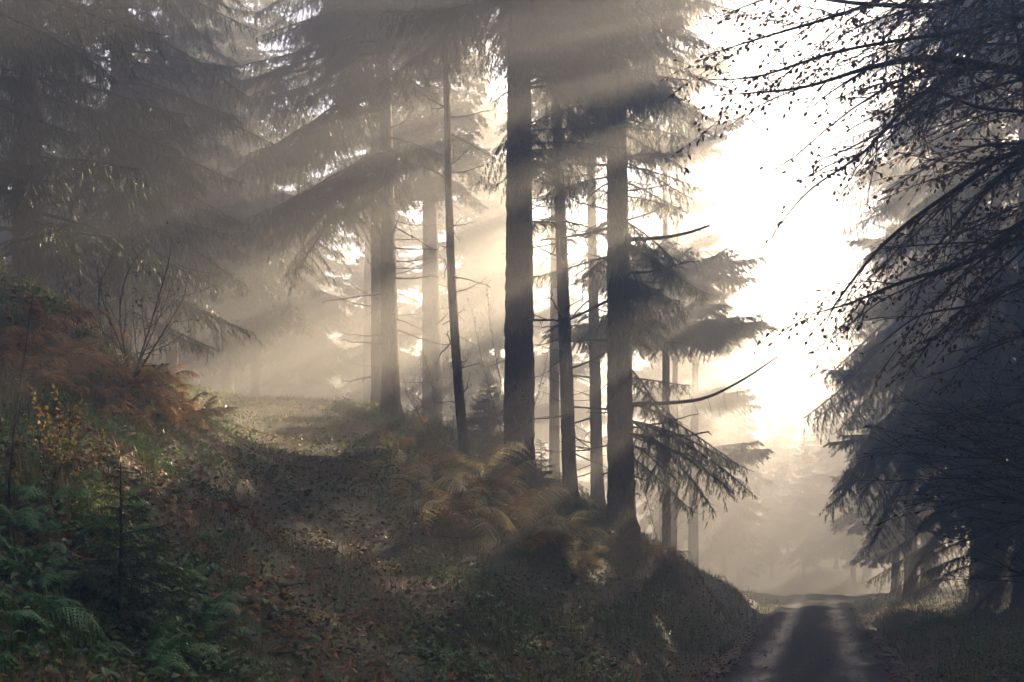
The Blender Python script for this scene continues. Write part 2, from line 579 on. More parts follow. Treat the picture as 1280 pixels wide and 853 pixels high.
def dead_mb(L, seed):
    r = np.random.default_rng(seed)
    mb = MB()
    t = np.linspace(0, 1, 9)
    k1, k2 = r.uniform(-0.3, 0.05), r.uniform(-0.1, 0.25)
    P = np.stack([L * t, L * 0.12 * np.sin(t * 3 + r.uniform(0, 6)) * t, L * (k1 * t + k2 * t * t)], -1)
    P += r.normal(0, 0.012 * L, P.shape) * t[:, None]
    tube(mb, P, 0.016 * L ** 0.6 * (1 - 0.85 * t) + 0.003, 5)
    for _ in range(int(3 + 3 * L)):
        u = r.uniform(0.25, 0.98)
        p = np.array([np.interp(u, t, P[:, q]) for q in range(3)])
        l = L * r.uniform(0.12, 0.4) * (1.15 - u)
        d = unit(np.array([1, r.choice([-1, 1]) * r.uniform(0.4, 1.0), r.uniform(-0.7, 0.3)]))
        w = np.linspace(0, 1, 4)
        tube(mb, p + l * (w[:, None] * d + np.array([0, 0, -.25]) * (w ** 2)[:, None]), 0.006 * (1 - .6 * w), 3)
    return mb


DEAD = [(L, dead_mb(L, 300 + q).mesh('dead_branch', M_twig)) for q, L in enumerate([0.5, 0.8, 1.1, 1.4, 1.8, 0.9, 1.3])]


# ------------------------------------------------------------------ spruces
def trunk_mb(H, r0, lean, fine=12.0, flare=0.5, sides=22, ring=0.13):
    """a trunk with root flare and plated bark; lean(z) gives its sideways offset"""
    zs = np.concatenate([np.arange(-0.5, fine, ring), np.linspace(fine, H, 14)])
    P = np.array([(*lean(max(z, 0)), z) for z in zs])
    rad = r0 * (1 - 0.86 * np.clip(zs, 0, H) / H) * (1 + flare * np.exp(-np.clip(zs, 0, 9) / 0.28))
    th = np.linspace(0, 2 * math.pi, sides, endpoint=False)
    ph = rng.uniform(0, 6.28, 4)
    lob = 1 + 0.12 * np.exp(-np.clip(zs, 0, 9) / 0.5)[:, None] * (np.sin(4 * th + ph[0]) + 0.6 * np.sin(7 * th + ph[1]))[None, :]
    bk = 1 + 0.034 * rng.standard_normal((len(zs), sides)) + 0.012 * np.sin(9 * th[None] + 2.2 * zs[:, None] + ph[2])
    rr = rad[:, None] * lob * bk
    V = np.stack([P[:, 0:1] + rr * np.cos(th), P[:, 1:2] + rr * np.sin(th), np.broadcast_to(zs[:, None], rr.shape)], -1)
    n = len(zs)
    i = np.arange(n - 1)[:, None] * sides
    j = np.arange(sides)[None, :]
    k = (j + 1) % sides
    mb = MB()
    a_, b_, c_, d_ = i + j, i + k, i + sides + k, i + sides + j
    mb.add(V, np.concatenate([np.stack([a_, b_, c_], -1).reshape(-1, 3), np.stack([a_, c_, d_], -1).reshape(-1, 3)]))
    return mb


def crown_mb(z0, H, Lmax, seed, dens=4.2, low_droop=-22, lmin=0.35, tier=0.0, rise=42):
    """many low boughs in one mesh, for crowns out of close view"""
    r = np.random.default_rng(seed)
    mb = MB()
    z = z0
    while z < H - 0.3:
        u = (z - z0) / (H - z0)
        L = max(lmin, Lmax * (1 - u) ** 0.75 * min(1, 0.55 + u * 3)) * r.uniform(0.65, 1.2)
        k = min(range(len(LOW)), key=lambda q: abs(LOW[q][0] - L))
        BL, (v, t, c, m) = LOW[k]
        s = L / BL
        az, pit = r.uniform(0, 2 * math.pi), R(low_droop + rise * u + r.normal(0, 6 if not tier else 3))
        M = np.array(Euler((r.normal(0, .12), -pit, az)).to_matrix()) * s
        w = v @ M.T + np.array([0, 0, z])
        for mi in (0, 1):
            f = t[m == mi]
            mb.add(w if mi == 0 else w, f, c, mi)
        z += r.exponential(1 / dens)
        if tier and (z - z0) % tier > tier * 0.3:                       # whorls with open air between them
            z = z0 + tier * (math.floor((z - z0) / tier) + 1) + r.uniform(0, 0.1)
    return mb


CROWN = [crown_mb(12.6, 24, 3.4, 1, 13).mesh('crown', [M_needle, M_twig]),
         crown_mb(10.5, 24, 3.5, 2, 13).mesh('crown', [M_needle, M_twig]),
         crown_mb(4, 24, 3.9, 3, 15).mesh('crown', [M_needle, M_twig]),
         crown_mb(2.5, 22, 4.0, 4, 15).mesh('crown', [M_needle, M_twig]),
         crown_mb(12, 24, 3.0, 5, 15).mesh('crown', [M_needle, M_twig])]
no_lean = lambda z: (0.0, 0.0)
BGTRUNK = [trunk_mb(23.5, 0.24, no_lean, 12, 0.4, 12, 0.6).mesh('trunk', M_bark, True),
           trunk_mb(22, 0.3, lambda z: (0.012 * z, 0), 12, 0.4, 12, 0.6).mesh('trunk', M_bark, True),
           trunk_mb(23, 0.18, lambda z: (-0.01 * z, 0.01 * z), 12, 0.4, 12, 0.6).mesh('trunk', M_bark, True)]


def bg_spruce(x, y, crown, trunk, label, group=None, s=1.0, rz=None, zoff=0.0):
    s = min(s, (TREE_TOP - gz(x, y)) / (24.3 if crown != 3 else 22.3))
    t = thing('spruce_tree', label, 'tree', (x, y, gz(x, y) + zoff), group)
    a_ = random.uniform(0, 6.28) if rz is None else rz
    obj('trunk', BGTRUNK[trunk], t, rot=(0, 0, a_), scale=s)
    obj('crown', CROWN[crown], t, rot=(0, 0, a_), scale=s)
    return t


def hero_spruce(px, py, Y, diam, H, label, lean=no_lean, crown=None, group=None, bark=M_bark, flare=0.3, name='spruce_tree'):
    p = at(px, py, Y)
    z = gz(p.x, p.y)
    H = min(H, TREE_TOP - z)
    t = thing(name, label, 'tree', (p.x, p.y, z), group)
    t2 = obj('trunk', trunk_mb(H, diam / 2 * 1.08, lean, min(H - 1, 13.5), flare).mesh('trunk', bark, True), t)
    if crown is not None:
        l = lean(8)
        obj('crown', CROWN[crown], t, loc=(l[0], l[1], 0), rot=(0, 0, random.uniform(0, 6.28)), scale=H / 23.7)
    return dict(o=t, trunk=t2, base=Vector((p.x, p.y, z)), lean=lean, r0=diam / 2, H=H)


def hit(px, py, y0=4.0, y1=70.0):
    """where the line of sight through a photo pixel meets the ground"""
    ys_ = np.arange(y0, y1, 0.05)
    xs_ = (px - CX) / F * ys_
    zs_ = CAMZ + (HY - py) / F * ys_
    k = np.argmax(ground(xs_, ys_) >= zs_)
    return Vector((xs_[k], ys_[k], gz(xs_[k], ys_[k])))


def add_bough(tr, z, az, pitch, length, parent=None):
    k = min(range(len(BOUGH)), key=lambda q: abs(BOUGH[q][0] - length) + random.uniform(0, 0.5))
    l = tr['lean'](z)
    o = obj('bough', BOUGH[k][2], tr['o'], (l[0], l[1], z), (random.gauss(0, 0.15), -pitch, az), length / BOUGH[k][0])
    return o


def bough_to(tr, z, tip, n=1, jit=0.35):
    """boughs from height z on the trunk towards a point in the air"""
    for _ in range(n):
        l = tr['lean'](z)
        zz = z + random.gauss(0, jit * 0.6)
        b = tr['base'] + Vector((l[0], l[1], zz))
        d = Vector(tip) + Vector((random.gauss(0, jit), random.gauss(0, jit), random.gauss(0, jit * 0.7))) - b
        hyp = math.hypot(d.x, d.y)
        k = min(range(len(BOUGH)), key=lambda q: abs(BOUGH[q][0] - d.length) + random.uniform(0, 0.4))
        sx, sz = BOUGH[k][1]
        sc = d.length / math.hypot(sx, sz)
        obj('bough', BOUGH[k][2], tr['o'], (l[0], l[1], zz), (random.gauss(0, 0.15), -(math.atan2(d.z, hyp) - math.atan2(sz, sx)), math.atan2(d.y, d.x)), sc)


def rand_boughs(tr, z0, z1, n, L0, L1, p0=-0.1, p1=-0.4, az0=0, az1=6.283):
    for q in range(n):
        z = z0 + (z1 - z0) * (q + random.random()) / n
        add_bough(tr, z, random.uniform(az0, az1), random.uniform(p1, p0), random.uniform(L0, L1))


def dead(tr, z0, z1, n, l0=0.4, l1=1.3, az0=0, az1=6.283):
    for q in range(n):
        z = z0 + (z1 - z0) * (q + random.random()) / n
        L = random.uniform(l0, l1)
        k = random.randrange(len(DEAD))
        l = tr['lean'](z)
        az = random.uniform(az0, az1)
        obj('dead_branch', DEAD[k][1], tr['trunk'], (l[0] + 0.8 * tr['r0'] * math.cos(az), l[1] + 0.8 * tr['r0'] * math.sin(az), z), (random.uniform(-.6, .6), random.uniform(-0.35, 0.3), az), L / DEAD[k][0])


def zrel(tr, py):
    Y = tr['base'].y
    return CAMZ + (HY - py) / F * Y - tr['base'].z


def tiered_spruce(x, y, label, group=None, z0=8.0, H=24.0, Lmax=4.2, tier=2.0, per=28, trunk=1, s=1.0, tiers=None):
    """an airy spruce: whorls of flat boughs with gaps set to pass shafts of sun"""
    s = min(s, (TREE_TOP - gz(x, y)) / (H + 0.4))
    t = thing('spruce_tree', label, 'tree', (x, y, gz(x, y)), group)
    obj('trunk', BGTRUNK[trunk], t, rot=(0, 0, random.uniform(0, 6.28)), scale=H * s / 24)
    zs = tiers or list(np.arange(z0, H - 0.8, tier))
    for z in zs:
        u = (z - z0) / (H - z0)
        for q in range(per if u < 0.75 else per // 2):
            L = max(0.6, Lmax * (1 - u) ** 0.7) * random.uniform(0.75, 1.15)
            k = min(range(len(FULL)), key=lambda q_: abs(FULL[q_][0] - L) + random.uniform(0, 0.6))
            obj('bough', FULL[k][2], t, (0, 0, (z + random.uniform(0, 0.14)) * s), (random.gauss(0, 0.12), -(0.1 + 0.3 * u + random.gauss(0, 0.05)), q * 6.283 / per + random.gauss(0, 0.2)), s * L / FULL[k][0])
    return t


# ---- the big trunk in the middle
A = hero_spruce(649, 590, 20, 0.53, 23.7, 'thickest dark spruce trunk on the knoll, standing in the middle of the stand', crown=0)
for py, tip, n in [(195, (762, 188, 18.8), 3), (200, (738, 222, 18.3), 2), (90, (835, 100, 20.5), 3), (60, (842, 25, 20.8), 3), (110, (808, 140, 21), 3),
                   (150, (790, 160, 20), 2), (170, (705, 235, 17.8), 1), (20, (770, -10, 19), 3), (-30, (700, 60, 18), 2),
                   (-40, (580, 62, 18.6), 2), (-60, (612, 80, 18.2), 2), (-80, (560, 10, 20), 2), (280, (700, 290, 19), 1), (-40, (820, -60, 20), 2)]:
    bough_to(A, zrel(A, py), at(*tip), n)
rand_boughs(A, 8.2, 13, 60, 2.0, 3.2)
dead(A, 2.0, 8, 16, 0.4, 1.1)

# ---- the pair of trunks left of it
B = hero_spruce(489, 508, 29, 0.44, 23.7, 'dark nearer spruce trunk of the close pair left of the middle, with long drooping boughs', lean=lambda z: (-0.018 * z, 0), crown=0)
for py, tip, n in [(215, (325, 285, 26.5), 3), (235, (352, 325, 26), 3), (205, (400, 265, 26), 3), (225, (430, 275, 27), 2), (130, (285, 212, 27.5), 4), (60, (262, 100, 27.5), 4), (95, (330, 150, 26.5), 4),
                   (150, (372, 215, 27), 4), (20, (360, 50, 27), 4), (80, (400, 120, 26), 3), (-20, (330, 10, 28), 4), (180, (535, 195, 27.6), 3), (90, (540, 130, 28), 3), (60, (520, 90, 27), 3), (20, (430, 30, 26), 3), (190, (470, 250, 26.5), 2), (-10, (560, 20, 29), 3), (-60, (420, -30, 27), 4)]:
    bough_to(B, zrel(B, py), at(*tip), n, 0.45)
dead(B, 1.2, 7.5, 38, 0.5, 1.7)
B2 = hero_spruce(474, 506, 33, 0.42, 23.7, 'spruce trunk half hidden behind the left edge of the nearer one of the pair', lean=lambda z: (-0.012 * z, 0), crown=0)
dead(B2, 1, 7, 12, 0.5, 1.6)
C_ = hero_spruce(541, 512, 38, 0.68, 23.7, 'pale thick trunk in the mist between the pair and the thin leaning tree', lean=lambda z: (-0.012 * z, 0), crown=1)
dead(C_, 1, 9, 22, 0.5, 1.4)
D_ = hero_spruce(581, 530, 23.5, 0.2, 17, 'thin spruce with a bent leaning trunk just left of the thickest trunk',
                 lean=lambda z: (-0.055 * z - 0.07 * math.sin(z * 0.5), 0.0), flare=0.2)
for py, tip, n in [(60, (510, 95, 22.5), 2), (30, (560, 85, 22), 3), (-10, (530, 30, 23), 3), (-40, (610, 60, 22.4), 3), (-60, (600, 0, 23), 3), (-80, (520, -40, 23), 3), (0, (592, 50, 23), 2)]:
    bough_to(D_, zrel(D_, py), at(*tip), n, 0.3)
rand_boughs(D_, 10, 16.5, 70, 1.2, 2.6)
dead(D_, 1.0, 8.5, 36, 0.4, 1.1)
E_ = hero_spruce(713, 610, 24, 0.29, 20, 'slim spruce trunk right of the thickest trunk, leaning slightly left', lean=lambda z: (-0.035 * z, 0), flare=0.3)
for py, tip, n in [(150, (765, 165, 23), 3), (110, (832, 95, 24), 3), (60, (800, 60, 23), 3), (80, (660, 110, 23), 2), (20, (740, 30, 22), 3), (-20, (830, -10, 24), 3), (140, (720, 175, 22), 2), (270, (672, 285, 23), 1), (285, (745, 290, 23), 2)]:
    bough_to(E_, zrel(E_, py), at(*tip), n)
rand_boughs(E_, 9.8, 19, 110, 1.8, 3.2)
dead(E_, 0.6, 7.5, 34, 0.5, 1.5)
F_ = hero_spruce(747, 626, 32, 0.34, 23.7, 'slender greyish trunk standing in mist just left of the rough bough-covered trunk', lean=lambda z: (-0.02 * z, 0), crown=4)
dead(F_, 0.8, 8, 26, 0.5, 1.4)
F2 = hero_spruce(693, 605, 38, 0.36, 23.7, 'pale sliver of a trunk in the mist behind the slim leaning spruce', crown=4)
G_ = hero_spruce(777, 648, 23.3, 0.54, 23.7, 'stout spruce at the right end of the stand, one long bare limb curving up', lean=lambda z: (-0.012 * z, 0), crown=0, flare=0.3)
for py, tip, n in [(230, (728, 250, 22.5), 2), (310, (735, 360, 22), 2), (340, (862, 395, 22), 3), (280, (856, 330, 22), 3), (400, (862, 445, 22), 2), (380, (830, 400, 21.5), 2), (460, (835, 500, 22), 2), (235, (850, 262, 23), 2), (180, (840, 210, 23.5), 2), (170, (735, 200, 23), 2),
                   (510, (930, 578, 22), 2), (540, (918, 632, 21.7), 2), (530, (880, 600, 21.5), 2), (470, (870, 545, 22.5), 1), (200, (880, 235, 24), 2), (120, (880, 140, 25), 3), (100, (720, 120, 23), 2), (50, (870, 60, 25), 3), (0, (860, 0, 24), 3), (580, (860, 650, 22), 1)]:
    bough_to(G_, zrel(G_, py), at(*tip), n)
rand_boughs(G_, 4.5, 10, 18, 1.0, 2.4)
rand_boughs(G_, 9.5, 13, 50, 2.0, 3.2)
rand_boughs(B, 10, 13, 50, 2.4, 3.8)
dead(G_, 0.8, 8, 40, 0.5, 1.6)
# its long bare limb that curves up, and a short thick stub higher up
def limb(tr, C, r0, r1, name='limb'):
    mb = MB()
    P = spline([Vector(c) - tr['base'] for c in C], 22)
    tube(mb, P, np.linspace(r0, r1, 22), 8, bump=0.05)
    for q in range(5, 21, 2):
        d = unit(np.array([random.uniform(-.2, 1), random.uniform(-1, 1), random.uniform(-1, .4)]))
        l = random.uniform(0.12, 0.4)
        w = np.linspace(0, 1, 4)[:, None]
        tube(mb, P[q] + l * w * d + np.array([0, 0, -.08]) * w * w, 0.004, 3)
    return obj(name, mb.mesh(name, M_twig, True), tr['o'])


limb(G_, [at(788, 506, 23.2), at(830, 504, 22.8), at(880, 498, 22.4), at(930, 474, 22.1), at(972, 446, 22)], 0.05, 0.012)
limb(G_, [at(785, 300, 23.2), at(830, 297, 22.9), at(860, 291, 22.7), at(887, 282, 22.5)], 0.045, 0.02)
limb(G_, [at(788, 545, 23.1), at(830, 560, 22.6), at(880, 575, 22.3), at(925, 590, 22)], 0.02, 0.006)

# ---- faint trunks deep in the mist
for px, py, Y, d_, lab in [(461, 507, 46, 0.5, 'faint trunk deep in the mist left of the close pair'),
                           (606, 520, 52, 0.55, 'faint pale trunk in bright mist left of the thickest trunk'),
                           (622, 530, 60, 0.5, 'faintest trunk in bright mist right behind the young spruce')]:
    t = hero_spruce(px, py, Y, d_, 23.7, lab, crown=4)

# ---- dark spruces on the left bank
for q, (px, Y, n, L, lab) in enumerate([
        (35, 17, 70, 3.2, 'dark dense spruce at the left edge above the rusty ferns'),
        (150, 22, 70, 3.2, 'dark spruce on the left bank whose lowest bough points right into the sunbeams'),
        (-90, 14, 40, 3.0, 'darkest spruce cut off by the left edge of the picture')]):
    x = (px - CX) / F * Y
    tr = hero_spruce(px, HY, Y, 0.42, 20.5, lab, crown=0)
    rand_boughs(tr, 0.9, 11.5, int(n * 1.6), L * 0.55, L * 1.05, 0.05, -0.35)
    if q == 1:
        for py, tip, m in [(190, (243, 228, 20), 3), (160, (215, 210, 20), 3), (230, (200, 280, 19.5), 2), (120, (210, 150, 20.5), 2)]:
            bough_to(tr, zrel(tr, py), at(*tip), m, 0.3)
    dead(tr, 0.6, 2.5, 10, 0.5, 1.5)

# ---- the big spruce right of the road
R1 = hero_spruce(1225, 735, 36, 0.55, 23.7, 'large bluish spruce right of the road with hanging boughs over the verge')
for py, tip, n in [(440, (1022, 590, 34), 3), (470, (1050, 620, 33), 3), (500, (1085, 640, 33), 2), (380, (1030, 520, 35), 3), (400, (1075, 560, 33), 3), (330, (1040, 470, 35), 3), (280, (1060, 400, 35), 3), (230, (1050, 330, 36), 3), (180, (1080, 260, 36), 3), (120, (1070, 200, 36), 3), (420, (1130, 560, 33), 3), (350, (1120, 470, 33), 3), (60, (1090, 130, 36), 3), (0, (1100, 60, 36), 3), (-40, (1080, 20, 36), 4), (30, (1075, 90, 36), 3), (-80, (1090, -30, 36), 4), (150, (1058, 260, 36), 3), (-20, (1130, 60, 34), 4), (80, (1130, 160, 34), 4)]:
    bough_to(R1, zrel(R1, py), at(*tip), n, 0.5)
rand_boughs(R1, 1.0, 14, 95, 2.2, 4.2, 0.0, -0.45)
rand_boughs(R1, 14, 22.5, 46, 0.9, 2.4, 0.1, -0.3)
R2 = hero_spruce(1284, 745, 25, 0.5, 23.7, 'dark spruce trunk at the right edge behind the leafy branches', crown=0)
rand_boughs(R2, 0.8, 13, 85, 1.6, 3.2, 0.0, -0.4)
dead(R2, 1, 6, 14, 0.5, 1.6)

# ---- spruces further off
far = 'misty spruces in the background'
lab_l = 'hazy spruce far back in the mist on the left slope'
for px, Y, c, k, s in [(235, 40, 3, 0, 1), (300, 56, 3, 1, 1.0), (180, 48, 3, 0, 1), (375, 66, 3, 2, 1.0), (100, 44, 3, 1, 1), (20, 38, 3, 0, 1), (262, 70, 3, 1, 1.0), (-60, 34, 3, 0, 1), (-160, 42, 3, 1, 1),
                       (340, 78, 3, 0, 1), (430, 76, 3, 1, 1), (210, 60, 3, 2, 1), (140, 70, 3, 0, 1), (60, 60, 3, 1, 1), (480, 84, 3, 0, 1), (285, 42, 2, 1, 1.05), (215, 32, 2, 0, 1.05), (320, 38, 2, 0, 1.05), (380, 50, 2, 2, 1.05), (250, 95, 3, 0, 1), (310, 100, 3, 1, 1), (390, 92, 3, 2, 1), (450, 104, 3, 0, 1), (520, 98, 3, 1, 1), (180, 88, 3, 1, 1), (350, 112, 3, 2, 1)]:
    lab = ('hazy spruce behind the dark spruces at the left edge' if px < 130 else 'hazy spruce between the dark left spruces and the grassy clearing' if px < 260 else
           'hazy spruce in the lit mist beyond the grassy path crest' if px < 400 else 'faint hazy spruce seen behind the close pair of trunks')
    bg_spruce((px - CX) / F * Y, Y, c, k, lab, 'misty spruces: ' + lab.split(' ', 2)[2], s * 0.86)
for px, Y, c, k, s, lab in [(905, 82, 2, 0, 1.0, 'faint spruce far off beside the left side of the road end'),
                            (1120, 62, 3, 0, 1.0, 'blue misty spruce right of the white sky gap, its boughs in steps'),
                            (1085, 92, 2, 1, 1.0, 'palest spruce at the far end of the road on its right'),
                            (1160, 48, 4, 1, 1.0, 'grey spruce in shade behind the large one right of the road'),
                            (700, 82, 1, 0, 1.0, 'faint spruce in bright mist behind the slim trunks'),
                            (560, 88, 0, 1, 1.0, 'faint spruce far back in mist behind the thin leaning tree')]:
    bg_spruce((px - CX) / F * Y, Y, c, k, lab, None, s)
for x, y, c, k, s in [(13, 30.5, 3, 0, 1), (16, 22, 3, 0, 1), (20, 31, 0, 1, 1), (13.5, 15, 3, 1, 1), (18, 12, 3, 0, 1), (29, 30, 3, 1, 1), (33, 42, 2, 0, 1), (11.5, 8, 3, 0, 0.9), (15, 18.5, 3, 0, 1), (18, 27, 3, 1, 1), (22.5, 25, 3, 0, 1), (26, 34, 3, 0, 1), (17.3, 32.5, 0, 0, 1)]:  # nearly all out of view, added to shade the foreground and near mist
    bg_spruce(x, y, c, k, 'dim spruce in the shaded wood along the right of the road', 'spruces in the shaded wood right of the road', s)
for x, y, tier in [(33, 52, 2.0), (38, 55, 2.0), (37, 66, 2.1), (31, 66, 1.9), (22, 54, 2.2), (25, 42, 2.2)]:  # layered crowns, mostly unseen, set to let thin shafts into the right-hand wood
    tiered_spruce(x, y, 'dim spruce in the shaded wood along the right of the road', 'spruces in the shaded wood right of the road', tier=tier, z0=8 if x > 28 else 13)
for px, Y, k, s in [(880, 100, 0, .9), (925, 96, 1, .75), (965, 108, 2, .72), (1005, 104, 0, .62), (1045, 110, 1, .75), (1080, 98, 2, .9), (1120, 104, 0, 1), (985, 124, 1, .8), (1025, 126, 2, .8)]:
    bg_spruce((px - CX) / F * Y, Y, 3, k, 'shadowy spruce closing the far end of the road', 'spruces closing the far end of the road', s)
for x, y in [(-6, -3), (-11, 2), (-14, -6), (-4, -10), (-9, -14), (4, -9), (8, -4), (13, 0), (9, -13), (0, -17), (-18, 4), (17, -8), (-12, 9)]:  # unseen trees added behind the camera to cut ambient sky light
    bg_spruce(x, y, 3, 0, 'unseen spruce added behind the viewpoint to block sky light', 'spruces behind the viewpoint', 1)
bg_spruce(-2, 49, 2, 0, 'hazy spruce in the lit mist behind the pale thick trunk')  # solid crown added to shade the mist on the far left
bg_spruce(-7, 60, 2, 1, 'hazy low-boughed spruce in the mist behind the close pair')  # another solid crown added to keep the far-left mist dark
for x, y, tier, k, s in SHAFT_BELT:
    tiered_spruce(x, y, 'ghostly spruce deep in the mist beyond the stand, added to cut light shafts', 'ghostly spruces deep in the mist beyond the stand', tier=tier, trunk=k, s=s)
tiered_spruce(4.9, 36, 'misty spruce with open layers of boughs just right behind the stout trunk', z0=7.2, H=20.5, Lmax=3.7, trunk=2, tiers=[7.2, 8.9, 12.9, 14.9, 16.9, 18.6, 19.6])  # wide gap left in the tiers so sunlight reaches the path crest
tiered_spruce(6.5, 46, 'misty spruce with thin layered crown behind the bare upturned limb', z0=11, H=22, Lmax=2.8, tier=1.9, trunk=2, per=12)  # layered crown added to streak the light in the middle mist
bg_spruce(10.2, 69, 2, 0, 'pale dense spruce in glowing mist left of the white sky')
tiered_spruce(14.9, 42.5, 'tall misty spruce whose layered boughs edge the right of the sky gap', z0=6, H=24, Lmax=3.6, tier=2.4, trunk=0, per=14)
tiered_spruce(8.9, 56, 'misty spruce left of the road whose edge meets the white sky', z0=6.5, H=23, Lmax=4.0, tier=2.6)


# ------------------------------------------------------------------ broadleaf branches
def grow(mb, LV, P, r0, r1, lvl, maxl, rr, spacing, leafp, ratio=0.5, droop=0.15, flat=0.5):
    n = len(P)
    tube(mb, P, np.linspace(r0, r1, n), 6 if r0 > 0.012 else (4 if r0 > 0.005 else 3))
    seg = np.linalg.norm(np.diff(P, axis=0), axis=1)
    s = np.concatenate([[0], np.cumsum(seg)])
    L = s[-1]
    _, T, Aa, Bb = frames(P)
    pos = L * (0.18 if lvl == 0 else 0.12)
    sg = rr.choice([-1, 1])
    while pos < L * 0.98:
        u = pos / L
        p = np.array([np.interp(pos, s, P[:, q]) for q in range(3)])
        k = min(n - 1, int(u * (n - 1)))
        if lvl < maxl:
            sd = unit(Aa[k] * sg + Bb[k] * rr.normal(0, flat))
            an = R(rr.uniform(28, 58))
            d = T[k] * math.cos(an) + sd * math.sin(an)
            l = ratio * (L - pos * 0.75) * rr.uniform(0.45, 1.15)
            m = 7
            w = np.linspace(0, 1, m)[:, None]
            Q = p + l * (w * d + np.array([0, 0, -droop]) * w * w + np.cumsum(rr.normal(0, 0.022, (m, 3)), 0) * w)
            rc = np.interp(u, [0, 1], [r0, r1]) * 0.55 + 0.0006
            if l > 0.06:
                grow(mb, LV, Q, max(rc, 0.0026), max(0.0017, rc * 0.3), lvl + 1, maxl, rr, spacing * 0.55, leafp, ratio, droop, flat)
        if lvl >= maxl - 1 and rr.random() < leafp:
            LV.append((p, T[k] * 0.6 + Aa[k] * sg * 0.7 + np.array([0, 0, rr.uniform(-1.1, 0.1)])))
        pos += spacing * rr.uniform(0.6, 1.4)
        sg = -sg
    if rr.random() < leafp:
        LV.append((P[-1], T[-1]))


def leaves_obj(LV, size, mat, parent, name='foliage', r=None, origin=(0, 0, 0)):
    if not LV:
        return
    mb = MB()
    O = np.array([l[0] for l in LV]) - np.array(origin)
    D = np.array([l[1] for l in LV])
    n = len(O)
    batch(mb, *LEAF, O, D, np.array([0, 0, 1.0]) + rng.normal(0, 0.6, (n, 3)), size * rng.uniform(0.55, 1.15, n), size * 0.6 * rng.uniform(0.6, 1.1, n), size * rng.uniform(-0.5, 1.0, n), rng.uniform(0, 1, n))
    o = obj(name, mb.mesh(name, mat), parent)
    if n > 300:
        o['kind'] = 'stuff'
    return o


bx, by = 6.4, 9.6
bz = gz(bx, by)
beech = thing('beech_tree', 'overhanging beech on the right, dark branches with few withered brown leaves', 'tree', (bx, by, bz))
obj('trunk', trunk_mb(13, 0.2, no_lean, 12, 0.4, 16, 0.25).mesh('trunk', M_bark2, True), beech)
rb = np.random.default_rng(5)
ORG = np.array([bx, by, bz])
tp = lambda z: Vector((bx - 0.1, by, z))
for C, r0, sp, lp in [
        ([tp(4.6), at(1380, 110, 9.5), at(1280, 90, 9.3), at(1170, 73, 9.0), at(1090, 84, 8.8), at(1000, 110, 8.6), at(890, 120, 8.5)], 0.05, 0.3, 0.5),
        ([at(1215, 82, 9.1), at(1140, 128, 8.8), at(1080, 190, 8.6), at(1010, 240, 8.5), at(960, 300, 8.4)], 0.02, 0.26, 0.5),
        ([tp(4.2), at(1370, 180, 9.4), at(1280, 185, 9.2), at(1190, 240, 8.9), at(1110, 300, 8.7), at(1050, 372, 8.6), at(1030, 410, 8.5)], 0.035, 0.24, 0.5),
        ([tp(3.6), at(1370, 260, 9.3), at(1280, 278, 9.0), at(1215, 325, 8.8), at(1130, 352, 8.7), at(1060, 380, 8.6), at(1005, 395, 8.5)], 0.04, 0.24, 0.5),
        ([tp(4.4), at(1380, 150, 9.0), at(1285, 140, 8.6), at(1225, 135, 8.3), at(1165, 115, 8.1), at(1120, 140, 8.0)], 0.025, 0.2, 0.8),
        ([tp(5.6), at(1400, -20, 9.4), at(1290, -30, 9.2), at(1180, 5, 9.0), at(1080, 5, 8.8), at(980, -5, 8.6), at(900, 20, 8.5)], 0.04, 0.24, 0.7),
        ([tp(6.0), at(1380, -90, 9.4), at(1180, -30, 9.1), at(1060, 15, 8.9), at(960, 45, 8.8), at(880, 70, 8.7)], 0.03, 0.18, 0.9),
        ([tp(5.2), at(1380, 20, 9.0), at(1200, 40, 8.8), at(1060, 62, 8.6), at(950, 95, 8.5), at(885, 100, 8.4)], 0.025, 0.18, 0.9),
        ([tp(5.0), at(1380, 60, 8.6), at(1260, 20, 8.2), at(1200, 60, 8.0), at(1150, 180, 7.9)], 0.02, 0.24, 0.5),
        ([tp(4.0), at(1370, 200, 8.8), at(1270, 180, 8.4), at(1200, 190, 8.2), at(1130, 225, 8.0)], 0.022, 0.2, 0.7),
        ([tp(3.2), at(1370, 360, 9.0), at(1290, 350, 8.8), at(1220, 380, 8.6), at(1150, 395, 8.5), at(1100, 430, 8.4)], 0.025, 0.24, 0.5)]:
    mb, LV = MB(), []
    P = spline(C, 30)
    grow(mb, LV, P, r0, 0.003, 0, 3 if lp < 0.75 else 2, rb, sp, lp, 0.5, 0.18)
    mb.v = [v - ORG.astype(np.float32) for v in mb.v]
    o = obj('branch', mb.mesh('branch', M_twig, True), beech)
    leaves_obj([l for l in LV if rb.random() < 0.62], 0.052, M_beech, o, 'foliage', origin=ORG)

